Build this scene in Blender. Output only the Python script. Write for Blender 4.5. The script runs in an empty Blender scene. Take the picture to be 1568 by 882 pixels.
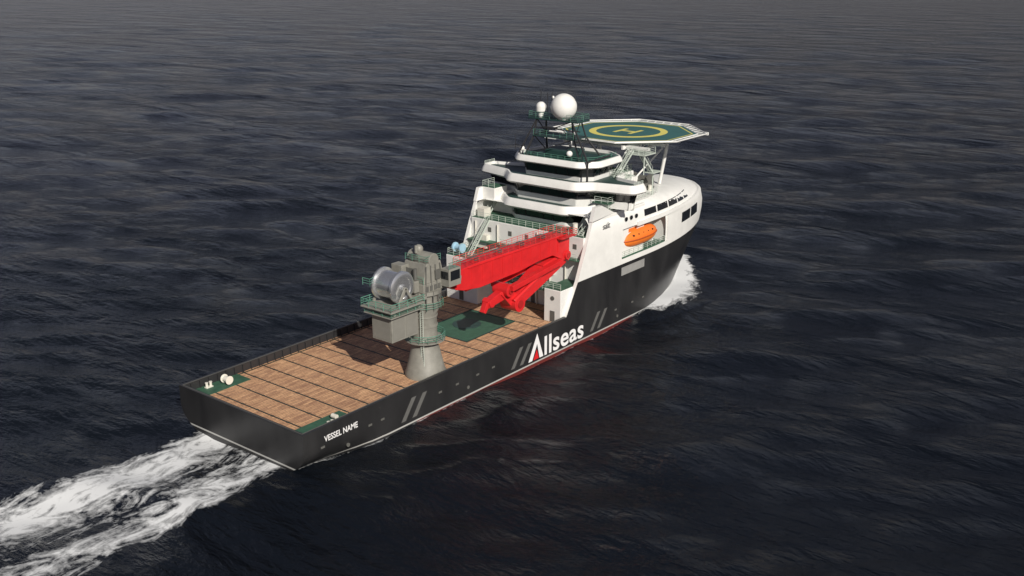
import bpy, math, random
import numpy as np
from mathutils import Vector, Matrix
random.seed(4); rng=np.random.RandomState(7)
scene=bpy.context.scene
COL=scene.collection

# ---------------------------------------------------------------- materials
def mat(name,col,rough=.5,metal=0.,var=.12,scale=.6,spec=.5,bump=0.):
    m=bpy.data.materials.new(name); m.use_nodes=True
    nt=m.node_tree; b=nt.nodes['Principled BSDF']; L=nt.links
    b.inputs['Roughness'].default_value=rough; b.inputs['Metallic'].default_value=metal
    b.inputs['Specular IOR Level'].default_value=spec
    tc=nt.nodes.new('ShaderNodeTexCoord'); n=nt.nodes.new('ShaderNodeTexNoise')
    n.inputs['Scale'].default_value=scale; n.inputs['Detail'].default_value=6; n.inputs['Roughness'].default_value=.65
    L.new(tc.outputs['Object'],n.inputs['Vector'])
    r=nt.nodes.new('ShaderNodeValToRGB'); r.color_ramp.elements[0].position=.3; r.color_ramp.elements[1].position=.7
    c=Vector(col[:3])
    r.color_ramp.elements[0].color=(*(c*(1-var)),1); r.color_ramp.elements[1].color=(*(c*(1+var*.5)),1)
    L.new(n.outputs['Fac'],r.inputs['Fac']); L.new(r.outputs['Color'],b.inputs['Base Color'])
    if bump:
        bp=nt.nodes.new('ShaderNodeBump'); bp.inputs['Distance'].default_value=bump; bp.inputs['Strength'].default_value=.6
        L.new(n.outputs['Fac'],bp.inputs['Height']); L.new(bp.outputs['Normal'],b.inputs['Normal'])
    return m
WHITE=mat('white_paint',(.80,.80,.77),.45,var=.09,scale=.35)
CREAM=mat('cream_paint',(.72,.70,.62),.5,var=.1)
BLACK=mat('black_paint',(.03,.03,.032),.4)
DECKG=mat('green_deck_paint',(.045,.12,.075),.6,var=.3,scale=.8)
DECKG2=mat('dark_green_deck',(.02,.055,.05),.5,var=.3,scale=.8)
RAILG=mat('green_rail',(.10,.26,.19),.5)
RAILW=mat('rail_pale',(.50,.56,.50),.5)
GLASS=mat('dark_glass',(.012,.014,.017),.08,spec=.8,var=.1)
RED=mat('red_paint',(.66,.022,.025),.38,var=.15,scale=.5)
RED2=mat('dark_red_paint',(.42,.02,.02),.4)
GREY=mat('crane_grey',(.25,.245,.215),.5,var=.2,scale=.7)
GREYD=mat('crane_dark_grey',(.12,.12,.11),.5,var=.2)
SILVER=mat('silver_drum',(.72,.73,.74),.25,metal=.85,var=.1)
ORANGE=mat('orange_gel',(.85,.20,.03),.35,var=.06)
HELI=mat('helideck_green',(.04,.135,.13),.6,var=.18,scale=.5)
YEL=mat('yellow_marking',(.74,.66,.16),.6,var=.08)
STRIPE=mat('hull_stripe_grey',(.13,.13,.125),.5)
PATCH=mat('hull_patch_grey',(.30,.30,.29),.5)
TXT=mat('white_lettering',(.82,.82,.82),.5,var=.03)
STEEL=mat('steel_seam',(.045,.05,.038),.55,var=.3,scale=1.5)
BLUE=mat('pale_blue',(.35,.55,.68),.4)

def hull_mat():
    m=bpy.data.materials.new('hull_paint'); m.use_nodes=True; nt=m.node_tree; L=nt.links; b=nt.nodes['Principled BSDF']
    b.inputs['Roughness'].default_value=.33
    tc=nt.nodes.new('ShaderNodeTexCoord'); sep=nt.nodes.new('ShaderNodeSeparateXYZ'); L.new(tc.outputs['Object'],sep.inputs[0])
    n=nt.nodes.new('ShaderNodeTexNoise'); n.inputs['Scale'].default_value=.25; n.inputs['Detail'].default_value=7
    mp=nt.nodes.new('ShaderNodeMapping'); mp.inputs['Scale'].default_value=(1,1,.35); L.new(tc.outputs['Object'],mp.inputs[0]); L.new(mp.outputs[0],n.inputs['Vector'])
    r=nt.nodes.new('ShaderNodeValToRGB'); r.color_ramp.elements[0].position=.3; r.color_ramp.elements[1].position=.72
    r.color_ramp.elements[0].color=(.016,.016,.017,1); r.color_ramp.elements[1].color=(.033,.033,.034,1)
    L.new(n.outputs['Fac'],r.inputs['Fac'])
    def M(op,a,v):
        q=nt.nodes.new('ShaderNodeMath'); q.operation=op; L.new(a,q.inputs[0])
        if isinstance(v,float): q.inputs[1].default_value=v
        else: L.new(v,q.inputs[1])
        return q.outputs[0]
    red=M('MULTIPLY',M('LESS_THAN',sep.outputs['Z'],.45),M('GREATER_THAN',sep.outputs['X'],22.))
    red=M('MULTIPLY',red,M('LESS_THAN',sep.outputs['X'],84.))
    whi=M('MULTIPLY',M('LESS_THAN',sep.outputs['Z'],.7),M('GREATER_THAN',sep.outputs['Z'],.44))
    mx=nt.nodes.new('ShaderNodeMix'); mx.data_type='RGBA'; L.new(red,mx.inputs[0]); L.new(r.outputs['Color'],mx.inputs[6]); mx.inputs[7].default_value=(.15,.03,.026,1)
    m2=nt.nodes.new('ShaderNodeMix'); m2.data_type='RGBA'; L.new(whi,m2.inputs[0]); L.new(mx.outputs[2],m2.inputs[6]); m2.inputs[7].default_value=(.45,.45,.43,1)
    L.new(m2.outputs[2],b.inputs['Base Color'])
    return m
HULL=hull_mat()

def wood_mat():
    m=bpy.data.materials.new('wood_deck'); m.use_nodes=True; nt=m.node_tree; L=nt.links; b=nt.nodes['Principled BSDF']
    b.inputs['Roughness'].default_value=.75
    tc=nt.nodes.new('ShaderNodeTexCoord')
    br=nt.nodes.new('ShaderNodeTexBrick'); br.inputs['Scale'].default_value=1.0
    br.inputs['Color1'].default_value=(.68,.425,.25,1); br.inputs['Color2'].default_value=(.42,.245,.155,1)
    br.inputs['Mortar'].default_value=(.12,.08,.06,1); br.inputs['Mortar Size'].default_value=.025
    br.inputs['Brick Width'].default_value=1.9; br.inputs['Row Height'].default_value=.42; br.inputs['Bias'].default_value=-.1
    L.new(tc.outputs['Object'],br.inputs['Vector'])
    n=nt.nodes.new('ShaderNodeTexNoise'); n.inputs['Scale'].default_value=1.2; n.inputs['Detail'].default_value=8; n.inputs['Roughness'].default_value=.7
    mp=nt.nodes.new('ShaderNodeMapping'); mp.inputs['Scale'].default_value=(.35,1.6,1); L.new(tc.outputs['Object'],mp.inputs[0]); L.new(mp.outputs[0],n.inputs['Vector'])
    r=nt.nodes.new('ShaderNodeValToRGB'); r.color_ramp.elements[0].position=.32; r.color_ramp.elements[1].position=.68
    r.color_ramp.elements[0].color=(.68,.59,.54,1); r.color_ramp.elements[1].color=(1.2,1.17,1.1,1); L.new(n.outputs['Fac'],r.inputs['Fac'])
    mx=nt.nodes.new('ShaderNodeMix'); mx.data_type='RGBA'; mx.blend_type='MULTIPLY'; mx.inputs[0].default_value=1
    L.new(br.outputs['Color'],mx.inputs[6]); L.new(r.outputs['Color'],mx.inputs[7]); L.new(mx.outputs[2],b.inputs['Base Color'])
    return m
WOOD=wood_mat()

# ---------------------------------------------------------------- mesh builder  (X fwd, S starboard, Z up -> blender y=-S)
def empty(name):
    o=bpy.data.objects.new(name,None); COL.objects.link(o); return o
SHIP=empty('offshore_supply_ship'); CRANE=empty('deck_crane'); BOAT=empty('lifeboat')
class B:
    def __init__(s,name,m,parent): s.n=name;s.m=m;s.p=parent;s.v=[];s.f=[]
    def add(s,vs,fs):
        o=len(s.v); s.v+= [tuple(v) for v in vs]; s.f+=[tuple(i+o for i in f) for f in fs]
    def box(s,x0,x1,s0,s1,z0,z1):
        s.add([(x0,s0,z0),(x1,s0,z0),(x1,s1,z0),(x0,s1,z0),(x0,s0,z1),(x1,s0,z1),(x1,s1,z1),(x0,s1,z1)],
              [(0,3,2,1),(4,5,6,7),(0,1,5,4),(1,2,6,5),(2,3,7,6),(3,0,4,7)])
    def prism(s,poly,z0,z1,poly2=None):
        p2=poly2 or poly; n=len(poly)
        s.add([(x,y,z0) for x,y in poly]+[(x,y,z1) for x,y in p2],
              [tuple(range(n))[::-1],tuple(range(n,2*n))]+[(i,(i+1)%n,n+(i+1)%n,n+i) for i in range(n)])
    def rings(s,rings,cap0=False,cap1=False):
        n=len(rings[0]); vs=[p for r in rings for p in r]; fs=[]
        for k in range(len(rings)-1):
            for i in range(n): fs.append((k*n+i,k*n+(i+1)%n,(k+1)*n+(i+1)%n,(k+1)*n+i))
        if cap0: fs.append(tuple(range(n))[::-1])
        if cap1: fs.append(tuple(range((len(rings)-1)*n,len(rings)*n)))
        s.add(vs,fs)
    def tube(s,a,b,r,r2=None,n=6):
        a=Vector(a);b=Vector(b);d=(b-a)
        if d.length<1e-6:return
        d.normalize(); u=d.cross(Vector((0,0,1)))
        if u.length<.01:u=Vector((1,0,0))
        u.normalize(); w=d.cross(u); r2=r if r2 is None else r2
        ra=[a+(u*math.cos(t)+w*math.sin(t))*r for t in [2*math.pi*i/n for i in range(n)]]
        rb=[b+(u*math.cos(t)+w*math.sin(t))*r2 for t in [2*math.pi*i/n for i in range(n)]]
        s.rings([ra,rb],True,True)
    def cyl(s,x,y,prof,n=32):
        s.rings([[(x+r*math.cos(2*math.pi*i/n),y+r*math.sin(2*math.pi*i/n),z) for i in range(n)] for r,z in prof],True,True)
    def sph(s,c,r,n=28,m=16,zs=1.):
        rg=[]
        for j in range(1,m):
            t=math.pi*j/m; rg.append([(c[0]+r*math.sin(t)*math.cos(2*math.pi*i/n),c[1]+r*math.sin(t)*math.sin(2*math.pi*i/n),c[2]-r*zs*math.cos(t)) for i in range(n)])
        s.rings(rg,True,True)
    def beam(s,a,b,w,h):   # rectangular beam between points, w lateral, h vertical-ish
        a=Vector(a);b=Vector(b);d=(b-a).normalized(); u=d.cross(Vector((0,0,1)))
        if u.length<.01:u=Vector((0,1,0))
        u.normalize(); v=u.cross(d).normalized()
        q=lambda p:[p+u*w/2+v*h/2,p-u*w/2+v*h/2,p-u*w/2-v*h/2,p+u*w/2-v*h/2]
        s.rings([q(a),q(b)],True,True)
    def rail(s,pts,h=1.1,sp=1.6,r=.045,bars=(1.,.66,.33),close=False):
        if close: pts=list(pts)+[pts[0]]
        for a,b in zip(pts[:-1],pts[1:]):
            a=Vector(a);b=Vector(b); L=(b-a).length; k=max(1,round(L/sp))
            for i in range(k+1):
                p=a.lerp(b,i/k); s.tube(p,p+Vector((0,0,h)),r,n=4)
            for q in bars: s.tube(a+Vector((0,0,h*q)),b+Vector((0,0,h*q)),r if q==1 else r*.75,n=4)
    def stair(s,a,b,w=.9,ax='S'):
        a=Vector(a);b=Vector(b); o=Vector((0,w/2,0)) if ax=='S' else Vector((w/2,0,0))
        for sg in(-1,1):
            s.beam(a+o*sg,b+o*sg,.08,.3); s.tube(a+o*sg+Vector((0,0,1)),b+o*sg+Vector((0,0,1)),.04,n=4)
            for t in (0,.25,.5,.75,1.): p=a.lerp(b,t)+o*sg; s.tube(p,p+Vector((0,0,1)),.035,n=4)
        k=max(2,int(abs(b.z-a.z)/.25))
        for i in range(k+1):
            p=a.lerp(b,i/k); s.beam(p-o,p+o,.25,.05)
    def done(s,smooth=False,bevel=0.):
        import bmesh
        me=bpy.data.meshes.new(s.n); me.from_pydata([(x,-y,z) for x,y,z in s.v],[],s.f); 
        bm=bmesh.new(); bm.from_mesh(me); bmesh.ops.recalc_face_normals(bm,faces=bm.faces[:]); bm.to_mesh(me); bm.free()
        me.materials.append(s.m); o=bpy.data.objects.new(s.n,me); COL.objects.link(o)
        if s.p:o.parent=s.p
        if smooth:
            for p in me.polygons:p.use_smooth=True
            try: me.set_sharp_from_angle(angle=math.radians(35))
            except Exception: pass
        if bevel:
            md=o.modifiers.new('b','BEVEL');md.width=bevel;md.segments=2;md.limit_method='ANGLE'
        return o

def offs(poly,d):
    n=len(poly); A=sum(poly[i][0]*poly[(i+1)%n][1]-poly[(i+1)%n][0]*poly[i][1] for i in range(n)); sg=1 if A>0 else -1
    out=[]
    for i in range(n):
        p0=Vector(poly[i-1]);p1=Vector(poly[i]);p2=Vector(poly[(i+1)%n])
        e1=(p1-p0).normalized();e2=(p2-p1).normalized()
        n1=Vector((e1.y,-e1.x))*sg;n2=Vector((e2.y,-e2.x))*sg; m=(n1+n2)
        m.normalize(); k=d/max(.5,m.dot(n1)); q=p1+m*k; out.append((q.x,q.y))
    return out
def rnd(poly,r,seg=4):
    n=len(poly); out=[]
    for i in range(n):
        p0=Vector(poly[i-1]);p1=Vector(poly[i]);p2=Vector(poly[(i+1)%n])
        a=p1+(p0-p1).normalized()*min(r,(p0-p1).length*.45); b=p1+(p2-p1).normalized()*min(r,(p2-p1).length*.45)
        for k in range(seg+1):
            t=k/seg; q=a*(1-t)**2+p1*2*t*(1-t)+b*t*t; out.append((q.x,q.y))
    return out
def sym(half): return half+[(x,-s) for x,s in half[::-1]]
lift=lambda poly,z:[(x,y,z) for x,y in poly]

# ---------------------------------------------------------------- hull
XT=[(-4,118),(0,126),(6,128.5),(12,130.3),(15,130.6),(17,129.8),(19,127),(20.5,122.5),(21.6,117),(22.3,111.5),(22.6,105)]
def interp(T,z): return float(np.interp(z,[t[0] for t in T],[t[1] for t in T]))
def Xe(z): return interp(XT,z)
def g(u,z):
    u=max(0.,min(1.,u)); a=interp([(0,1.45),(6,1.7),(12,2.0),(22,2.2)],z); b=interp([(0,.95),(6,.8),(12,.62),(22,.52)],z)
    return (1-(1-u)**a)**b
def WM(z): return interp([(0,14),(19,14),(21,13.7),(22,13.1),(22.6,12.2)],z)
def hbk(x,k,z):
    w=WM(z)
    if x<16 and z<3.:
        lo=interp([(-3,5.5),(-1.5,8.),(0,11.),(1.2,12.9),(2.2,13.7),(3,14)],z); t=max(0,x)/16.; t=t*t*(3-2*t); w=min(w,lo*(1-t)+14*t)
    return w*g(1-k,z) if k>0 else w
def hbX(x,z):
    k=(x-88)/(Xe(z)-88); return hbk(x,max(0,k),z)
KS=[0,.06,.12,.18]+[.18+.82*math.sin(math.pi/2*i/20) for i in range(1,21)]
def grid(b,zs,x0f,xa,side,hole=None):
    rows=[]
    for z in zs:
        x0=x0f(z)
        xs=[max(x,x0+.001*i) for i,x in enumerate(xa)]
        r=[(x,side*hbk(x,0,z),z) for x in xs]
        r+=[(88+(Xe(z)-88)*k,side*hbk(88,k,z) if k>0 else side*WM(z),z) for k in KS]
        rows.append(r)
    n=len(rows[0]); vs=[p for r in rows for p in r]; fs=[]
    for j in range(len(rows)-1):
        for i in range(n-1):
            if hole and hole(i,j,rows): continue
            fs.append((j*n+i,j*n+i+1,(j+1)*n+i+1,(j+1)*n+i))
    b.add(vs,fs); return rows
hull=B('hull',HULL,SHIP)
for sd in(1,-1):
    grid(hull,[-3,-1.5,0,.7,1.4,2.2,3,4,5,6.3],lambda z:0.,[0,2,4,7,10,13,16,22,30,40,50,61,70,80],sd)
    grid(hull,[6.3,7.7,9.2,10.6,12],lambda z:61+(z-6.3)*.6,[61,62,64.4,67,70,75,80,84],sd)
tz=[-3,-1.5,0,.7,1.4,2.2,3,4,5,6.3]
n=len(tz); vs=[(0,hbk(0,0,z),z) for z in tz]+[(0,-hbk(0,0,z),z) for z in tz]
hull.add(vs,[(i,i+1,n+i+1,n+i) for i in range(n-1)])
hull.done(True)
bw=B('bulwark',BLACK,SHIP)
for sd in(1,-1):
    a,b_=(13.35,13.98) if sd>0 else (-13.98,-13.35)
    bw.box(.6,61.5,a,b_,4.6,6.31)
    for i in range(38): 
        x=1.5+i*1.6; bw.box(x,x+.1,13.1 if sd>0 else -13.35,13.35 if sd>0 else -13.1,5,6.2)
bw.box(.02,.6,-13.98,13.98,4.6,6.31)
bw.done()
cap=B('bulwark_rail',GREYD,SHIP)
for sd in(1,-1): cap.box(0.3,61.5,sd*13.5-.05,sd*13.5+.05,6.31,6.36)
cap.box(.25,.35,-13.4,13.4,6.31,6.36)
cap.done()

# ---------------------------------------------------------------- deck
dk=B('wood_deck',WOOD,SHIP); dk.box(.6,67,-13.35,13.35,4.5,5.0); dk.done()
sm=B('deck_seams',STEEL,SHIP)
x=3.4
while x<66: sm.box(x-.14,x+.14,-13.3,13.3,4.9,5.02); x+=3.8
for s_ in(-12.9,12.9): sm.box(.7,66,s_-.15,s_+.15,4.9,5.025)
for i in range(0,17):
    for j in range(-3,4): sm.box(3.4+3.8*i-.2,3.4+3.8*i+.2,j*3.4-.2,j*3.4+.2,4.9,5.03)
sm.done()
gd=B('green_deck_areas',DECKG,SHIP)
gd.box(.7,10,-13.3,-9.8,4.9,5.045); gd.box(.7,10.5,9.6,13.3,4.9,5.045); gd.box(43,56.5,-4.5,6,4.9,5.05)
gd.done()
hr=B('hatch_rim',DECKG2,SHIP)
for a in [(43,56.5,-4.5,-4.3),(43,56.5,5.8,6),(43,43.2,-4.3,5.8),(56.3,56.5,-4.3,5.8)]: hr.box(*a,4.9,5.12)
hr.cyl(50,0,[(2.6,5.0),(2.6,5.09)],28)
hr.done()
bl=B('mooring_gear',CREAM,SHIP)
def bollard(x,s):
    bl.box(x-.6,x+.6,s-.3,s+.3,5.04,5.2)
    for d in(-.35,.35): bl.cyl(x+d,s,[(.2,5.2),(.2,5.8),(.26,5.8),(.26,5.9)],12)
for p in [(4,-12.3),(6.2,12.6)]: bollard(*p)
bl.tube((6.4,-11.6,5.9),(6.4,-10.4,5.9),.45,n=14); bl.tube((6.4,-11.7,5.9),(6.4,-11.6,5.9),.68,n=14); bl.tube((6.4,-10.4,5.9),(6.4,-10.3,5.9),.68,n=14)
bl.tube((8.,11.,5.6),(8.,11.9,5.6),.35,n=14)
bl.done(True)

# ---------------------------------------------------------------- white upper hull
wh=B('white_upper_hull',WHITE,SHIP)
x0w=lambda z:64.4+(z-12)*.42
def hole(i,j,rows):
    p=rows[j][i]
    return 1<=j<5 and 78.9<p[0] and rows[0][i+1][0]<96.6
zs=[12,13,14.5,16,17.5,18.8,20,21,21.7,22.3,22.6]
xa=[64.4,66,68,70,72,75,79,84]
R1=grid(wh,zs,x0w,xa,1,hole); R2=grid(wh,zs,x0w,xa,-1)
for sd in(1,-1):
    for zz in [(5,6.3,61,61),(6.3,12,61,64.4),(12,22.6,64.4,68.9)]:
        z0,z1,xa0,xb0=zz
        wh.add([(xa0,sd*13.3,z0),(68.9,sd*13.3,z0),(68.9,sd*13.3,z1),(xb0,sd*13.3,z1)],[(0,1,2,3)])
        wh.add([(xa0,sd*13.3,z0),(xb0,sd*13.3,z1),(xb0,sd*13.99,z1),(xa0,sd*13.99,z0)],[(0,1,2,3)])
    wh.add([(68.6,sd*14,22.3),(69.5,sd*14,24.8),(71.6,sd*14,24.8),(77,sd*13.3,22.4),(68.6,sd*13.3,22.3),(69.5,sd*13.3,24.8),(71.6,sd*13.3,24.8),(77,sd*13.0,22.4)],
        [(0,1,2,3),(4,7,6,5),(0,4,5,1),(1,5,6,2),(2,6,7,3)])
rim=[(p[0],p[1]) for p in R1[-1][3:]]
wh.add([(x,y,22.6) for x,y in rim]+[(x,-y,22.6) for x,y in rim],[(i,i+1,len(rim)+i+1,len(rim)+i) for i in range(len(rim)-1)])
wh.add([(79,14,13),(96,14,13),(96,8.5,13),(79,8.5,13),(79,14,18.8),(96,14,18.8),(96,8.5,18.8),(79,8.5,18.8)],
       [(3,2,6,7),(0,3,7,4),(1,5,6,2),(4,7,6,5)])
wh.done(True)
rf=B('lifeboat_recess_floor',DECKG,SHIP); rf.box(79,96,8.5,13.6,12.8,13.02); rf.done()
lip=B('bow_lip',WHITE,SHIP)
def strip(b,z0,z1,x0,x1,off,sides=(1,),nn=40,th=.1):
    for sd in sides:
        r=[]
        for i in range(nn+1):
            x=x0+(x1-x0)*i/nn
            r.append([(x,sd*(hbX(x,z0)+off-th-.3),z0),(x,sd*(hbX(x,z0)+off),z0),(x,sd*(hbX(x,z1)+off),z1),(x,sd*(hbX(x,z1)+off-th-.3),z1)])
        b.rings(r,True,True)
strip(lip,18.6,19.3,84,125.9,.38,(1,-1),70)
lip.done(True)
wn=B('hull_windows',GLASS,SHIP)
xw=[(87,91.5),(92,96.5),(97,101.3),(101.8,105),(105.5,108)]
for a,c in xw: strip(wn,19.9,21.15,a,c,.06,(1,-1),10)
strip(wn,15.2,17.3,103.6,108.6,.06,(1,-1),10); strip(wn,15.2,17.3,109.3,114.2,.06,(1,-1),10)
for x in (80.2,82.,83.8):
    for sd in(1,-1): wn.tube((x,sd*13.9,20.6),(x,sd*14.06,20.6),.42,n=14)
wn.done()
pt=B('hull_patch',PATCH,SHIP); strip(pt,9.7,11.3,79,87.3,.05,(1,-1),4); pt.done()
sp_=B('hull_stripes',STRIPE,SHIP)
for xs in (18.6,21.0,45,47.4,68.6,71):
    for sd in(1,-1):
        y=sd*14.04
        sp_.add([(xs,y,1.3),(xs+1.0,y,1.3),(xs+3.4,y,4.6),(xs+2.4,y,4.6)],[(0,1,2,3)])
sp_.done()
hf=B('hull_fittings',GREYD,SHIP)
for x in (3,12,14.5,27,31,36,40,77,83,87):
    hf.box(x,x+.7,13.9,14.07,3.2,3.5)
for x in (8,34,78): hf.tube((x,13.9,1.9),(x,14.08,1.9),.3,n=10)
hf.done()
def text(s,x,z,size,name,off=.0,sx=1.,m=None):
    c=bpy.data.curves.new(name,'FONT'); c.body=s; c.size=size; c.extrude=.01; c.offset=off
    o=bpy.data.objects.new(name,c); COL.objects.link(o); o.rotation_euler=(math.radians(90),0,0) ; o.location=(x,-14.05,z); o.scale=(sx,1,1); c.materials.append(m or TXT); o.parent=SHIP
    return o
tl=text('llseas',54.2,1.15,4.9,'company_lettering',.09,1.13); tl.data.space_character=1.05
text('VESSEL NAME',3.7,4.0,1.25,'name_lettering',.02,.83)
A=B('letter_a',TXT,SHIP); y=14.06
A.add([(49.8,y,1.1),(50.9,y,1.1),(52.3,y,3.9),(52.3,y,5.8)],[(0,1,2,3)])
A.add([(52.3,y,5.8),(52.3,y,3.9),(53.0,y,1.1),(54.1,y,1.1)],[(0,1,2,3)])
A.done()
A2=B('letter_accent',RED,SHIP); A2.add([(51.2,y,1.1),(52.8,y,1.1),(52.2,y,2.9)],[(0,1,2)]); A2.done()
DK=mat('dark_lettering',(.05,.05,.055),.5)
text('salt',72.2,20.2,1.7,'yard_lettering',0,1,DK)

# ---------------------------------------------------------------- superstructure
ss=B('accommodation',WHITE,SHIP)
ss.box(67,88,-13.28,13.28,5,19.5)
ss.box(73.5,88,-13.25,13.25,19.5,22.3)
ss.box(59.5,67,-13.28,-5.5,5,13.6)
ss.box(60.2,67,9.6,13.28,5,11.2)
ss.box(65.2,67,-5.5,-1,5,9.5)
ss.box(66.2,67,2,7,11.5,16.5)
ss.box(82,92,-8,8,22.6,27.4)
ss.box(92,97,-6,6,22.6,25.2)
ss.box(70.5,74.5,-13.6,-10.2,22.3,24.9)
ss.done(bevel=.12)
gdk=B('green_decks',DECKG,SHIP)
gdk.box(67.1,73.5,-13.2,13.2,19.5,19.56); gdk.box(59.6,66.9,-13.2,-5.6,13.6,13.66); gdk.box(60.3,66.9,9.7,13.2,11.2,11.26)
gdk.box(62,67,-1,9.6,9.9,10.1); gdk.box(82.2,91.8,-7.8,7.8,27.4,27.46); gdk.box(74,81.8,9.5,12.6,22.62,22.67); gdk.box(74,81.8,-12.6,-9.5,22.62,22.67)
gdk.box(70.6,74.4,-13.5,-10.3,24.9,24.96)
gdk.box(65.4,67,-13,13,15.4,15.55)
gdk.box(74.5,84,9.8,13.4,24.3,24.42)
gdk.done()
rg=B('rails',RAILW,SHIP)
rg.rail([(67.2,-13.1,19.56),(67.2,13.1,19.56)]); rg.rail([(59.8,-5.7,13.66),(59.8,-13.1,13.66),(66,-13.1,13.66)]); rg.rail([(59.8,-5.7,13.66),(66.8,-5.7,13.66)])
rg.rail([(60.4,13.1,11.26),(60.4,9.8,11.26),(62.1,9.5,10.1),(62.1,-.9,10.1)])
rg.rail([(74,12.9,22.66),(96,11.2,22.66)]); rg.rail([(74,-12.9,22.66),(96,-11.2,22.66)])
rg.rail([(74.6,10.4,24.42),(74.6,13.3,24.42),(84,13.3,24.42)])
rg.rail([(82.3,7.7,27.46),(91.7,7.7,27.46),(91.7,-7.7,27.46),(82.3,-7.7,27.46)])
rg.rail([(70.7,-10.4,24.96),(70.7,-13.4,24.96),(74.3,-13.4,24.96)])
rg.rail([(65.5,-5,15.55),(65.5,12.8,15.55)])
rg.rail([(79.3,13.5,13.02),(95.8,13.4,13.02)])
rg.rail([(76.5,-17.6,28.0),(79.6,-17.6,28.0)],h=.6); rg.rail([(76.5,17.6,28.0),(79.6,17.6,28.0)],h=.6)
rg.stair((61.5,-9,13.7),(66.9,-9,19.5)); rg.stair((70.4,-11.9,19.6),(73.6,-11.9,22.5)); rg.stair((62,-3,5),(66.3,-3,9.8)); rg.stair((68,11.8,19.6),(72.8,11.8,22.6))
for x_ in (75,79,83.5): rg.tube((x_,13.2,22.6),(x_,13.2,24.3),.07)
rg.done()
det=B('wall_details',GREYD,SHIP)
for s_ in (-3.5,1.5,8.5): det.box(66.93,67,s_,s_+.9,5.1,7.1)
for s_ in (-9,-4,0,4,8,11): det.box(66.94,67,s_,s_+.8,17.2,18.1)
det.box(60.12,60.2,11,12,5.2,7.2); det.box(59.42,59.5,-10,-9,5.2,7.2)
det.tube((60.1,11.5,9.6),(60.2,11.5,9.6),.4,n=14)
det.done()
wd=B('wall_ducts',CREAM,SHIP)
for s_ in (-12,-6.5,3,6,9.5): wd.tube((66.8,s_,5),(66.8,s_,19),.13,n=8)
wd.box(66.0,67,-11.6,-8.6,14,16.6); wd.box(66.3,67,8.,9.4,16.2,18); wd.box(68,70,-12.5,-10.8,19.56,21.2)
wd.tube((69,10,19.56),(69,10,21.4),.5,n=12)
for (x_,s_) in ((99,5),(103,-4),(97,9)): wd.tube((x_,s_,22.6),(x_,s_,23.7),.5,n=12)
wd.box(96,99,-9,-6,22.6,24)
wd.done(True)
fw=B('foredeck_winch',GREYD,SHIP)
fw.tube((98,4.5,24),(98,8,24),1.3,n=20); fw.tube((98,4.3,24),(98,4.5,24),1.7,n=20); fw.tube((98,8,24),(98,8.2,24),1.7,n=20); fw.box(96.6,99.4,4,8.5,22.6,23.1)
fw.box(101,102.5,3,6,22.6,23.6)
fw.done(True)

def tier(name,plan,zw0,zw1,zp1,win_in=1.3,mull=2.0,out=.7,rr=1.6):
    P=rnd(plan,rr,4)
    w=B(name+'_windows',GLASS,SHIP); w.rings([lift(offs(P,-win_in-.35),zw0),lift(offs(P,-win_in+.35),zw1+.3)],True,True); w.done()
    sill=B(name+'_sill',WHITE,SHIP); sill.rings([lift(offs(P,-win_in-.3),zw0-1.4),lift(offs(P,-win_in-.15),zw0+.02),lift(offs(P,-win_in-.6),zw0+.02)],True,True); sill.done(True)
    m_=B(name+'_mullions',BLACK,SHIP)
    a=offs(P,-win_in-.31);b=offs(P,-win_in+.39)
    for i in range(len(P)):
        j=(i+1)%len(P); L=(Vector(a[j])-Vector(a[i])).length; k=max(1,int(L/mull))
        for q in range(k):
            t=q/k; p0=Vector(a[i]).lerp(Vector(a[j]),t); p1=Vector(b[i]).lerp(Vector(b[j]),t)
            if L>1.: m_.beam((p0.x,p0.y,zw0),(p1.x,p1.y,zw1+.2),.12,.12)
    m_.done()
    v=B(name+'_visor',WHITE,SHIP); h=zp1-zw1
    prof=[(-win_in,zw1+.1),(out*.2,zw1),(out*.75,zw1+h*.10),(out,zw1+h*.24),(out*.7,zw1+h*.62),(out*.1,zp1),(out*.1-.3,zp1),(out*.1-.4,zp1-.7)]
    v.rings([lift(offs(P,d),z) for d,z in prof],False,False); v.done(True)
    f=B(name+'_deck',DECKG2,SHIP); q=offs(P,out*.1-.38); f.prism(q,zp1-.8,zp1-.55); f.done()
    return P
tier('lower_bridge',sym([(70,0.01),(70,6.5),(73.2,10.2),(82,10.6)]),20.3,22.0,23.8,rr=.9)
tier('main_bridge',sym([(72,0.01),(72,7.5),(74.6,10.2),(76.2,17.6),(79.6,18.0),(81.5,10.6),(86,9.6)]),24.5,26.3,28.1,rr=.8)
P3=tier('top_bridge',sym([(74,0.01),(74,7.0),(77,9.6),(85,9.2),(88,5)]),28.3,30.2,31.5,out=.6,rr=.8)
rd=B('bridge_roof_detail',DECKG2,SHIP)
rd.box(76,83,-6.5,6.5,30.9,31.5); rd.box(77,82,-3,3,31.5,32.6); rd.done(bevel=.15)
rr2=B('bridge_roof_rails',RAILG,SHIP); rr2.rail([(75,-6.4,31),(75,6.4,31),(77.8,8.6,31),(84.6,8.4,31)],r=.04); rr2.done()
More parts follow.
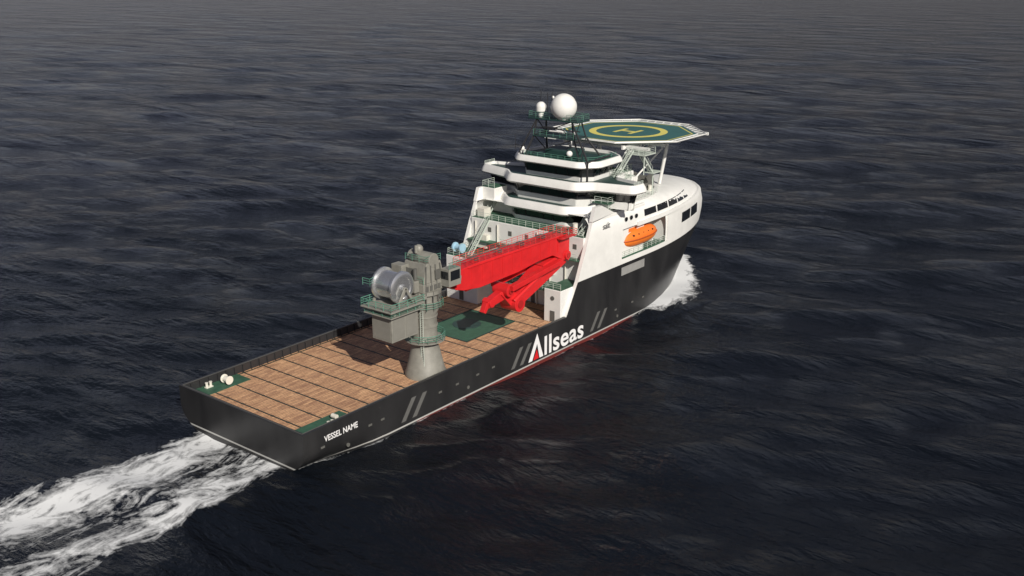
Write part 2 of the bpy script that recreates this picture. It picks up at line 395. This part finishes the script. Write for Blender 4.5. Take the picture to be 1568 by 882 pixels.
# ---------------------------------------------------------------- mast
ms=B('mast_frame',BLACK,SHIP)
base=[(75.6,-6.8,31),(75.6,6.2,31),(83,6.2,31),(83,-6.8,31)]
mid=[(77,-5.6,35),(77,3.8,35),(81,3.8,35),(81,-5.6,35)]
top=[(77.4,-5.2,38.2),(77.4,3.0,38.2),(80.4,3.0,38.2),(80.4,-5.2,38.2)]
for a,b_,c_ in zip(base,mid,top): ms.tube(a,b_,.2); ms.tube(b_,c_,.18)
for lv in(mid,top):
    for i in range(4): ms.tube(lv[i],lv[(i+1)%4],.15)
ms.tube(base[0],mid[1],.1); ms.tube(base[1],mid[2],.1); ms.tube(mid[0],top[1],.1); ms.tube(mid[1],top[2],.1); ms.tube(mid[3],top[0],.1); ms.tube(base[3],mid[0],.1)
ms.tube((74.6,8.6,25.5),(74.6,8.6,31.6),.2); ms.tube((74.6,8.6,31.6),(77.4,3,38.2),.2); ms.tube((74.8,-8.6,30),(77.4,-5.2,38.2),.16)
ms.tube((74.6,8.6,31.6),(82,8.6,31.8),.16)
for p in ((78,-3.2),(78.6,-2.5),(79.5,2.2),(80.5,-6.6)): ms.tube((*p,38.2),(*p,43.4-random.random()),.06)
ms.tube((78,-7.5,38.5),(78,4,38.5),.08)
ms.tube((78,-6,36.4),(78,4.5,36.4),.1); ms.box(77.6,78.4,-4,-1,36.4,36.7)
ms.tube((75.5,-6.8,33),(75.5,-9,33),.07); ms.tube((75.5,-9,32),(75.5,-9,35),.05)
ms.done()
mp_=B('mast_platforms',DECKG2,SHIP); mp_.box(77,81,-7,4.6,38.1,38.35); mp_.box(76.6,81.4,-5.6,4,34.9,35.1); mp_.done()
mr_=B('mast_rails',RAILG,SHIP); mr_.rail([(77.1,-6.9,38.35),(77.1,4.5,38.35),(80.9,4.5,38.35),(80.9,-6.9,38.35)],r=.035,close=True); mr_.rail([(76.7,-5.5,35.1),(76.7,3.9,35.1)],r=.035); mr_.done()
dm=B('radomes',WHITE,SHIP)
dm.sph((78.5,0.3,40.7),2.5,36,20); dm.cyl(78.5,.3,[(1.1,38.3),(.9,38.9)],16)
dm.cyl(78.3,-4.9,[(.5,38.3),(.6,39.3),(1.0,39.5),(1.0,40.3)],20); dm.sph((78.3,-4.9,40.3),1.0,20,12)
dm.sph((83.5,-1.5,34.6),.9,20,12); dm.cyl(83.5,-1.5,[(.3,31.6),(.3,34)],8)
dm.sph((79,-2.6,42.2),.3,10,8); dm.sph((76.2,3.4,32.4),.6,14,10); dm.sph((76.4,-8,32.2),.5,14,10)
dm.tube((76.5,-1.5,36.2),(76.5,1.6,36.3),.15,n=6)
dm.done(True)

# ---------------------------------------------------------------- helideck
HC=(102.3,0.)
def octa(r,rot=22.5): return [(HC[0]+r*math.cos(math.radians(rot+45*i)),HC[1]+r*math.sin(math.radians(rot+45*i))) for i in range(8)]
hd=B('helideck_plate',HELI,SHIP); hd.prism(octa(14.3),32.6,33.1); hd.done()
hn=B('helideck_net',mat('net_grey',(.34,.36,.35),.6),SHIP)
a=octa(14.35);b_=octa(16.2)
hn.rings([lift(a,32.85),lift(b_,33.2),lift(b_,33.1),lift(a,32.7)],False,False); hn.done()
hx=B('helideck_edge',WHITE,SHIP)
for i in range(8):
    p=a[i];q=a[(i+1)%8];p2=b_[i];q2=b_[(i+1)%8]
    hx.tube((*p,33.1),(*q,33.1),.11); hx.tube((*p2,33.25),(*q2,33.25),.12)
    for t in [j/6 for j in range(7)]:
        u=Vector(p).lerp(Vector(q),t);v=Vector(p2).lerp(Vector(q2),t); hx.tube((u.x,u.y,32.95),(v.x,v.y,33.22),.07,n=4)
hx.done()
hm=B('helideck_markings',YEL,SHIP)
def ring(b,r0,r1,z,n=64):
    b.add([(HC[0]+r*math.cos(2*math.pi*i/n),HC[1]+r*math.sin(2*math.pi*i/n),z) for r in(r0,r1) for i in range(n)],[(i,(i+1)%n,n+(i+1)%n,n+i) for i in range(n)])
ring(hm,6.7,8.2,33.108)
z=33.108
def q2(b,x0,x1,s0,s1): 
    b.add([(HC[0]+x0,HC[1]+s0,z),(HC[0]+x1,HC[1]+s0,z),(HC[0]+x1,HC[1]+s1,z),(HC[0]+x0,HC[1]+s1,z)],[(0,1,2,3)])
q2(hm,-2.6,2.6,-2.3,-1.4);q2(hm,-2.6,2.6,1.4,2.3);q2(hm,-.5,.5,-1.4,1.4)
oa=octa(13.5);ob=octa(13.15); hm.add(lift(oa,z)+lift(ob,z),[(i,(i+1)%8,8+(i+1)%8,8+i) for i in range(8)])
hm.done()
ht=B('helideck_truss',WHITE,SHIP)
for s_ in(-7,7):
    ht.tube((90.5,s_*.8,27.4),(93,s_,32.6),.3,n=8); ht.tube((104,s_,22.6),(104,s_*1.25,32.6),.36,n=10); ht.tube((97,s_*.8,25),(105,s_*1.2,31.8),.18,n=8)
    ht.beam((89,s_,32.2),(115.5,s_,32.2),.4,.8)
    for i in range(6): ht.tube((90+i*3,s_,31),(93+i*3,s_,32.2),.12); ht.tube((93+i*3,s_,32.2),(93+i*3,s_,31),.12)
    ht.tube((90,s_,31),(108,s_,31),.16)
for x_ in (90,96,102,108,114): ht.beam((x_,-12.5,32.3),(x_,12.5,32.3),.35,.6)
ht.done()
hs=B('helideck_stairs',RAILW,SHIP)
hs.stair((83,9.5,27.5),(88.5,9.5,32.0)); hs.box(88.3,92.5,8.2,12.6,31.2,31.4); hs.rail([(88.4,8.3,31.4),(88.4,12.5,31.4),(92.4,12.5,31.4)])
hs.tube((88.6,12.3,27.5),(88.6,12.3,31.3),.12); hs.rail([(83.2,6.8,27.46),(83.2,10.4,27.46),(87,10.4,27.46)]); hs.box(82.5,88,7.8,10.6,27.2,27.4)
hs.stair((92.5,11.5,27.5),(88.8,11.5,31.3)); hs.box(92,95,10.5,12.5,27.2,27.4); hs.tube((93.5,11.5,22.6),(93.5,11.5,27.2),.14)
hs.stair((82,12,22.7),(86.5,10.4,27.3))
hs.done()

# ---------------------------------------------------------------- crane
CX,CS=28.6,9.9
cb=B('pedestal',GREY,CRANE)
cb.cyl(CX,CS,[(3.3,5.0),(3.3,5.5),(3.05,6.),(2.2,9.6),(1.95,10.2),(1.95,15.2),(2.5,16.2),(2.5,17.4),(2.2,17.4),(2.2,18.4),(2.7,18.6),(2.7,19.2)],40)
for z_ in (10.2,13.2,14.8): cb.cyl(CX,CS,[(2.08,z_),(2.08,z_+.2)],40)
cb.cyl(CX,CS,[(3.2,10.9),(3.2,11.05)],24)
cb.done(True)
pr=B('pedestal_platform_rails',RAILG,CRANE)
def ringpts(r,z,n=14): return [(CX+r*math.cos(2*math.pi*i/n),CS+r*math.sin(2*math.pi*i/n),z) for i in range(n)]
pr.rail(ringpts(3.15,11.05),close=True,r=.06); pr.rail(ringpts(3.0,16.3),close=True,r=.05)
hb_=B('slewing_house',GREY,CRANE)
hb_.box(CX-2.4,CX+2.6,CS-2.9,CS+2.3,19.2,20.6)
hb_.prism([(CX-2.2,CS-2.6),(CX+2.4,CS-2.6),(CX+2.4,CS+2.2),(CX-2.2,CS+2.2)],20.6,23.6,[(CX-1.4,CS-2.4),(CX+1.8,CS-2.4),(CX+1.8,CS+2.0),(CX-1.4,CS+2.0)])
hb_.tube((CX+.2,CS-2.5,23.9),(CX+.2,CS+2.1,23.9),1.1,n=20)
hb_.box(CX-1.9,CX-.2,CS-4.4,CS-2.9,20.,22.6)
hb_.box(CX+1.5,CX+4.2,CS+2.2,CS+4.0,19.6,22.4)
hb_.box(CX-3.4,CX-2.4,CS-1.8,CS+1.4,19.4,21.2)
hb_.box(CX-3.2,CX-1.6,CS-3.6,CS-1.4,21.4,23.2)
hb_.beam((CX+1.6,CS-2.0,19.8),(CX+6.5,CS-2.,19.2),.5,1.6); hb_.beam((CX+1.6,CS+1.8,19.8),(CX+6.5,CS+1.8,19.2),.5,1.6)
hb_.tube((CX-.8,CS-.6,24.8),(CX-.8,CS-.6,26.0),.25,n=10); hb_.sph((CX+.2,CS-1,25.2),.7,16,10)
hb_.box(CX-4.6,CX-2,CS-2.6,CS+2.6,18.4,18.9)
hb_.done(bevel=.1)
cg=B('cab_windows',GLASS,CRANE)
cg.box(CX+1.8,CX+3.9,CS+3.98,CS+4.04,20.6,22.1); cg.box(CX+4.18,CX+4.24,CS+2.4,CS+3.8,20.4,22.1); cg.box(CX+1.45,CX+1.52,CS+2.4,CS+3.8,20.8,22.); cg.done()
dt=B('house_details',GREYD,CRANE)
for i in range(4): dt.tube((CX-2.+i*1.3,CS+2.35,19.5),(CX-1.6+i*1.,CS+2.15,23.3),.1)
for i in range(5): dt.box(CX-1.9+i*.9,CX-1.4+i*.9,CS+2.28,CS+2.4,19.4,20.2)
for k in range(14):
    a_=2*math.pi*k/14; dt.tube((CX+2.5*math.cos(a_),CS+2.5*math.sin(a_),16.2),(CX+2.7*math.cos(a_),CS+2.7*math.sin(a_),19.2),.09,n=5)
dt.box(CX-1.4,CX+1.0,CS-1.6,CS-.2,23.8,24.6); dt.tube((CX-2.6,CS+.8,21.3),(CX-2.6,CS+.8,23),.3,n=10)
dt.box(CX-2.3,CX-2.2,CS-1.6,CS+.4,21.2,22.8); dt.box(CX+.2,CX+1.2,CS+2.2,CS+2.5,21,22.4)
dt.done()
pw=B('power_pack',GREY,CRANE)
pw.box(19.3,24.9,8.0,12.1,13.3,17.3)
pw.box(18.4,25.6,6.6,13.0,18.2,18.45); pw.box(18.6,25.6,7.0,12.8,17.3,17.45)
pw.beam((25.,8.6,17.9),(27.5,8.8,18.9),.5,.7); pw.beam((25.,11.6,17.9),(27.5,11.2,18.9),.5,.7)
for s_ in (7.6,12.3): pw.beam((19.8,s_,17.4),(19.8,s_,18.2),.3,.3); pw.beam((25,s_,17.4),(25,s_,18.2),.3,.3)
pw.beam((25.2,7.8,18.3),(27.0,8.6,22.5),.35,.5)
pw.done(bevel=.08)
pd=B('power_pack_panels',mat('panel_grey',(.225,.22,.195),.5),CRANE)
for i in range(2): pd.box(19.6+i*2.7,22.0+i*2.7,12.1,12.14,13.6,17.0)
pd.box(19.26,19.3,8.3,11.8,13.6,17.0)
pd.done()
dr=B('winch_drum',SILVER,CRANE)
wx,wz=22.4,21.1
def cylS(b,x,z,prof,n=40):
    b.rings([[(x+r*math.cos(2*math.pi*i/n),s,z+r*math.sin(2*math.pi*i/n)) for i in range(n)] for r,s in prof],True,True)
cylS(dr,wx,wz,[(.8,7.2),(2.1,7.2),(2.45,7.4),(2.45,7.7),(2.05,7.8),(2.05,11.0),(2.45,11.1),(2.45,11.5),(2.1,11.7),(1.7,11.7),(1.6,11.55),(.5,11.55),(.4,11.9)]); dr.done(True)
wf=B('winch_frame',GREY,CRANE)
for s_ in(7.0,12.1): wf.beam((20.7,s_,18.4),(wx,s_,wz),.25,.4); wf.beam((24.1,s_,18.4),(wx,s_,wz),.25,.4)
wf.done()
pr.rail([(25.6,6.7,18.45),(18.5,6.7,18.45),(18.5,12.9,18.45),(25.5,12.9,18.45)],r=.06)
pr.rail([(25.6,7.1,17.4),(18.7,7.1,17.4),(18.7,12.7,17.4),(25.5,12.7,17.4)],h=.8,r=.04)
pr.rail([(19.2,6.5,21.4),(19.2,8.0,21.4),(23.5,7,21.4)],r=.05)
pr.rail([(CX-2.3,CS-2.8,20.6),(CX-2.3,CS+2.2,20.6)],r=.04); pr.rail([(CX-1.4,CS-2.3,23.7),(CX-1.4,CS+2,23.7),(CX+1.8,CS+2,23.7)],h=1.,r=.04)
pr.rail([(CX+4.2,CS+2.3,22.4),(CX+4.2,CS+4,22.4),(CX+1.5,CS+4,22.4)],h=.9,r=.04)
pr.done()
ld=B('pedestal_ladder',RAILW,CRANE)
lx,ls=CX-1.9,CS+1.4
for d in(-.3,.3): ld.tube((lx-.2,ls+d,5),(lx-.2,ls+d,16.4),.05,n=4)
for i in range(38): ld.tube((lx-.2,ls-.3,5.2+i*.3),(lx-.2,ls+.3,5.2+i*.3),.03,n=4)
ld.done()
bm_=B('main_boom',RED,CRANE)
def prof_beam(b,stations,s0,s1):
    b.rings([[(x,s0,zb),(x,s1,zb),(x,s1,zt),(x,s0,zt)] for x,zb,zt in stations],True,True)
S0,S1=8.6,11.6
prof_beam(bm_,[(33.5,18.0,20.2),(36,17.2,20.8),(40,16.7,21.0),(50,16.9,20.9),(56,17.5,20.8),(60,17.6,20.8),(63,16.2,20.8),(64.8,15.6,20.3),(65.0,17.0,20.0)],S0,S1)
for x_ in np.arange(38,63,2.6): bm_.box(x_,x_+.12,S1,S1+.1,17.7,20.7); bm_.box(x_,x_+.12,S0-.1,S0,17.7,20.7)
bm_.box(37,64,S1,S1+.18,20.6,20.8)
bm_.tube((34,CS-2.3,18.8),(34,CS+2.3,18.8),.9,n=20)
bm_.tube((64.2,S0-.4,16.8),(64.2,S1+.4,16.8),.8,n=20)
bm_.done(bevel=.06)
jb=B('knuckle_jib',RED,CRANE)
def jbeam(p,q,w0,h0,h1,sc=10.1):
    a=Vector((p[0],sc,p[1]));c=Vector((q[0],sc,q[1]));d=(c-a).normalized();v=Vector((-d.z,0,d.x)) if d.x>0 else Vector((d.z,0,-d.x)); u=Vector((0,1,0))
    r=lambda P,h:[P+u*w0/2+v*h/2,P-u*w0/2+v*h/2,P-u*w0/2-v*h/2,P+u*w0/2-v*h/2]
    jb.rings([r(a,h0),r(c,h1)],True,True)
jbeam((64.4,16.3),(58,14.6),2.2,2.2,3.4); jbeam((58,14.6),(50.5,11.5),2.2,3.4,2.4)
jbeam((62,16.2),(47.5,14.7),1.1,.9,.9,12.0); jbeam((62,16.2),(47.5,14.7),1.1,.9,.9,8.2)
jbeam((47.0,14.4),(50.5,11.2),1.8,2.0,2.5); jbeam((48.5,13.6),(43.2,12.6),1.3,1.9,1.2); jbeam((43.4,12.8),(42.4,11.4),1.,1.0,.6)
jb.tube((50.3,8.5,11.2),(50.3,11.9,11.2),1.4,n=24); jb.tube((47.8,8.6,14.2),(47.8,11.8,14.2),1.1,n=24)
jb.tube((44,9.2,12.8),(44,11.,12.8),.75,n=18)
jb.tube((57,11.9,15.4),(49,11.5,12.),.35,n=12)
jb.done(bevel=.06)
jd=B('jib_details',RED2,CRANE)
jd.tube((50.3,11.9,11.2),(50.3,12.05,11.2),.7,n=20); jd.tube((47.8,11.8,14.2),(47.8,11.95,14.2),.6,n=18); jd.tube((64.2,S1+.4,16.8),(64.2,S1+.52,16.8),.45,n=18)
jd.tube((37,CS-1.2,17),(46,CS-1.,17.2),.32,n=12); jd.tube((37,CS+1.2,17),(46,CS+1.,17.2),.32,n=12)
jd.done(True)
br_=B('boom_rails',RED,CRANE); br_.rail([(37,S0+.1,20.9),(64,S0+.1,20.8)],r=.045,sp=1.5); br_.rail([(37,S1-.1,20.9),(64,S1-.1,20.8)],r=.045,sp=1.5)
br_.box(61,65.5,S1+.1,S1+1.2,20.4,20.5); br_.rail([(61,S1+1.2,20.5),(65.5,S1+1.2,20.5),(65.5,S0-.3,20.5)],r=.045)
br_.done()
bc=B('boom_walkway',GREYD,CRANE)
for x_ in (40,46,52,58): bc.box(x_,x_+1.1,9.5,10.7,20.9,21.4)
bc.tube((35,9.4,21.5),(63,9.6,21.2),.05); bc.tube((35,10.6,21.5),(63,10.5,21.2),.05)
bc.done()
bb=B('blue_reel',BLUE,SHIP)
cylS(bb,60.8,15.,[(.9,-12.2),(.9,-11.9),(.5,-11.9),(.5,-10.4),(.9,-10.4),(.9,-10.1)],20); bb.done(True)

# ---------------------------------------------------------------- lifeboat
lb=B('boat_hull',ORANGE,BOAT)
def lifeboat(b,x0,x1,sc,zc):
    rings=[];n=20
    for i in range(25):
        t=i/24; x=x0+(x1-x0)*t
        e=max(0.02,1-abs(2*t-1)**2.6)**.55
        w=2.0*e; top=1.9*e; bot=1.75*(max(.02,1-abs(2*t-1)**3.5)**.6)
        r=[]
        for k in range(n):
            a=2*math.pi*k/n; c=math.cos(a); s_=math.sin(a)
            cc=math.copysign(abs(c)**.75,c); zz=s_*(top if s_>0 else bot)
            r.append((x,sc+w*cc,zc+zz))
        rings.append(r)
    b.rings(rings,True,True)
lifeboat(lb,80.2,93.4,12.4,15.9)
lb.box(82.2,85.2,11.5,13.3,17.4,18.2)
lb.done(True,.05)
lf=B('boat_fender',mat('orange_dark',(.45,.09,.02),.5),BOAT)
pts=[(80.2+13.2*t,12.4+2.08*max(.02,1-abs(2*t-1)**2.6)**.55,15.9) for t in [i/24 for i in range(25)]]
for p,q in zip(pts[:-1],pts[1:]): lf.tube(p,q,.13)
lf.done()
lw=B('boat_windows',GLASS,BOAT)
for x_ in (83,84.7,86.4,88.1,89.8): lw.tube((x_,13.7,16.85),(x_,14.2,16.8),.16,n=10)
lw.box(82.15,82.2,11.7,13.1,17.6,18.1); lw.done()
dv=B('davits',WHITE,BOAT)
for x_ in (82.3,91.6):
    dv.beam((x_,9.2,13),(x_,9.6,18.2),.4,.5); dv.beam((x_,9.5,18.3),(x_,13.2,18.5),.4,.5); dv.tube((x_,12.3,18.4),(x_,12.3,17.2),.08); dv.beam((x_,10,13.5),(x_,13.2,14.1),.4,.4)
dv.done()

# ---------------------------------------------------------------- ocean
def ocean():
    cx,cy=60.,0.
    NA,NR=1200,700
    rad=np.concatenate([[0.5],np.geomspace(4,16000,NR)])
    ang=np.linspace(0,2*np.pi,NA,endpoint=False)
    Rr,Aa=np.meshgrid(rad,ang,indexing='ij'); X=cx+Rr*np.cos(Aa); Y=cy+Rr*np.sin(Aa)
    cell=np.maximum(Rr*2*np.pi/NA,Rr*.012)
    Z=np.zeros_like(X)
    main=math.radians(41)
    for i in range(110):
        lam=7*(75/7)**rng.rand(); k=2*np.pi/lam; th=main+rng.randn()*.38; ph=rng.rand()*6.283
        amp=.0140/k*(1. if lam<35 else .5)
        fade=np.clip((lam/cell-2.5)/3,0,1)
        p=k*(X*np.cos(th)+Y*np.sin(th))+ph
        Z+=amp*fade*(np.sin(p)+.2*np.cos(2*p))
    S=-Y
    xs=np.linspace(-3,136,600); hv=np.array([hbX(x,0.) if 0<=x<126 else 0. for x in xs]); HBv=np.interp(X,xs,hv)
    dist=np.abs(S)-HBv
    inside=np.clip(1-np.clip(dist,0,60)/14,0,1)*((X>-8)&(X<134)); Z*=1-.6*inside
    side=np.where((X>0)&(X<126),np.exp(-np.clip(dist,0,50)/(1.2+1.6*np.clip(1-X/45,0,1)))*(.70+.16*np.clip(1-X/45,0,1)),0)
    bowt=np.clip((X-76)/18,0,1)*np.clip((131-X)/4,0,1)
    wbow=1.8+7.2*np.clip((X-80)/22,0,1)*np.clip((130-X)/20,0.25,1)
    bow=bowt*np.clip(1.25-np.clip(dist,0,50)/wbow,0,1)**.6*1.2
    bl_=np.where((X<110),0.40*np.exp(-((dist-(110-X)*.10-2)/2.4)**2)*np.clip((X+30)/60,0,1),0)*(S>0)
    w=13.5+.11*(-X)
    e=np.clip((w-np.abs(S+.5))/5.,0,1)
    streak=.68+.32*np.exp(-((S+6.0)/4.6)**2)+.24*np.exp(-((S-7)/3.4)**2)
    wake=np.where(X<2,e*streak*np.clip(1.08+X/400,.25,1.1),0)
    edge=np.where(X<2,.54*np.exp(-((np.abs(S)-w-1.5)/4.)**2)*np.exp(X/140),0)
    foam=np.maximum.reduce([side,bow,bl_,wake,edge])
    foam*= (Rr<900)
    Z+=np.where(X<2,.35*e*np.exp(X/60)*np.sin(X*.5+S*.3)*.4,0)+np.clip(bow,0,1)*.6
    nr=len(rad); co=np.stack([X,Y,Z],-1).reshape(-1,3)
    i=np.arange(nr-1)[:,None]*NA; j=np.arange(NA)[None,:]; j2=(j+1)%NA
    F=np.stack([i+j,i+NA+j,i+NA+j2,i+j2],-1).reshape(-1,4)
    me=bpy.data.meshes.new('sea_water'); me.vertices.add(len(co)); me.vertices.foreach_set('co',co.ravel().astype(np.float32))
    me.loops.add(F.size); me.loops.foreach_set('vertex_index',F.ravel().astype(np.int32))
    me.polygons.add(len(F)); me.polygons.foreach_set('loop_start',np.arange(0,F.size,4,dtype=np.int32)); me.polygons.foreach_set('loop_total',np.full(len(F),4,dtype=np.int32))
    me.update(calc_edges=True); me.polygons.foreach_set('use_smooth',np.ones(len(F),dtype=bool))
    at=me.attributes.new('foam','FLOAT','POINT'); at.data.foreach_set('value',foam.ravel().astype(np.float32))
    o=bpy.data.objects.new('sea_water',me); COL.objects.link(o)
    m=bpy.data.materials.new('sea_water'); m.use_nodes=True; nt=m.node_tree; L=nt.links; N=nt.nodes; b=N['Principled BSDF']
    tc=N.new('ShaderNodeTexCoord')
    def noise(scale,det,rough,sc=(1,1,1),rot=0,dist=0.):
        mp=N.new('ShaderNodeMapping'); mp.inputs['Rotation'].default_value=(0,0,rot); mp.inputs['Scale'].default_value=sc
        L.new(tc.outputs['Object'],mp.inputs[0]); n=N.new('ShaderNodeTexNoise'); n.inputs['Scale'].default_value=scale; n.inputs['Detail'].default_value=det; n.inputs['Roughness'].default_value=rough; n.inputs['Distortion'].default_value=dist
        L.new(mp.outputs[0],n.inputs['Vector']); return n.outputs['Fac']
    def math_(op,a,b_=None,c_=None,clamp=False):
        n=N.new('ShaderNodeMath'); n.operation=op; n.use_clamp=clamp
        for i,v in enumerate((a,b_,c_)):
            if v is None: continue
            if isinstance(v,(int,float)): n.inputs[i].default_value=v
            else: L.new(v,n.inputs[i])
        return n.outputs[0]
    rot=-main
    n0=noise(.035,3,.5,(1,.30,1),rot+.08,.3)
    n1=noise(.17,5,.60,(1,.32,1),rot,.3); n2=noise(.75,5,.64,(1,.45,1),rot+.25,.2); n3=noise(.018,3,.5,(1,.35,1),rot)
    h=math_('ADD',math_('MULTIPLY',n1,2.6),math_('MULTIPLY',n2,math_('MULTIPLY_ADD',n3,2.6,-.6)))
    h=math_('ADD',h,math_('MULTIPLY',n0,10.0))
    bp=N.new('ShaderNodeBump'); bp.inputs['Strength'].default_value=1; bp.inputs['Distance'].default_value=.9; L.new(h,bp.inputs['Height'])
    L.new(bp.outputs['Normal'],b.inputs['Normal'])
    b.inputs['Base Color'].default_value=(.005,.007,.011,1); b.inputs['Roughness'].default_value=.10; b.inputs['IOR'].default_value=1.33
    fa=N.new('ShaderNodeAttribute'); fa.attribute_name='foam'
    f1=noise(.30,9,.66,(.55,1,1),0,1.6); f2=noise(1.6,6,.7); f3=noise(.11,3,.5,(.5,1,1),0,1.)
    fn=math_('ADD',math_('ADD',math_('MULTIPLY',f1,.62),math_('MULTIPLY',f2,.2)),math_('MULTIPLY',f3,.2))
    thr=math_('SUBTRACT',.87,math_('MULTIPLY',fa.outputs['Fac'],.49))
    mask=math_('MULTIPLY',math_('SUBTRACT',fn,thr),6.5,clamp=True)
    mask=math_('MULTIPLY',mask,math_('MULTIPLY',fa.outputs['Fac'],1.6,clamp=True),clamp=True)
    fo=N.new('ShaderNodeBsdfDiffuse'); fo.inputs['Color'].default_value=(.74,.76,.77,1)
    mx=N.new('ShaderNodeMixShader'); L.new(mask,mx.inputs[0]); L.new(b.outputs[0],mx.inputs[1]); L.new(fo.outputs[0],mx.inputs[2])
    L.new(mx.outputs[0],N['Material Output'].inputs['Surface'])
    me.materials.append(m)
ocean()

# ---------------------------------------------------------------- light
el=math.radians(33); d=Vector((-.47,-.88,0)).normalized()
tosun=Vector((d.x*math.cos(el),d.y*math.cos(el),math.sin(el)))
w=bpy.data.worlds.new('World'); scene.world=w; w.use_nodes=True; WN=w.node_tree
sk=WN.nodes.new('ShaderNodeTexSky'); sk.sky_type='NISHITA'; sk.sun_disc=False; sk.sun_elevation=el; sk.sun_rotation=math.atan2(d.x,d.y)%(2*math.pi)
sk.ozone_density=2.5
hs_=WN.nodes.new('ShaderNodeHueSaturation'); hs_.inputs['Saturation'].default_value=.62; hs_.inputs['Value'].default_value=.85
tn=WN.nodes.new('ShaderNodeMix'); tn.data_type='RGBA'; tn.blend_type='MULTIPLY'; tn.inputs[0].default_value=1; tn.inputs[7].default_value=(1.07,.96,1.03,1)
bg=WN.nodes['Background']; bg.inputs['Strength'].default_value=.05
WN.links.new(sk.outputs[0],hs_.inputs['Color']); WN.links.new(hs_.outputs[0],tn.inputs[6]); WN.links.new(tn.outputs[2],bg.inputs['Color'])
sl=bpy.data.lights.new('sun','SUN'); sl.energy=4.5; sl.angle=math.radians(.5); sl.color=(1,.94,.85)
so=bpy.data.objects.new('sun',sl); COL.objects.link(so); so.rotation_euler=(-tosun).to_track_quat('-Z','Y').to_euler()
# ---------------------------------------------------------------- camera
cam=bpy.data.cameras.new('camera'); co=bpy.data.objects.new('camera',cam); COL.objects.link(co); scene.camera=co
cam.sensor_width=36; cam.lens=1560/1568*36; cam.clip_start=1; cam.clip_end=60000
co.location=(-79.9,-112.9,67); co.rotation_euler=(math.radians(90-17.8),0,math.radians(38.3-90))
scene.view_settings.view_transform='Standard'; scene.view_settings.look='None'; scene.view_settings.exposure=0
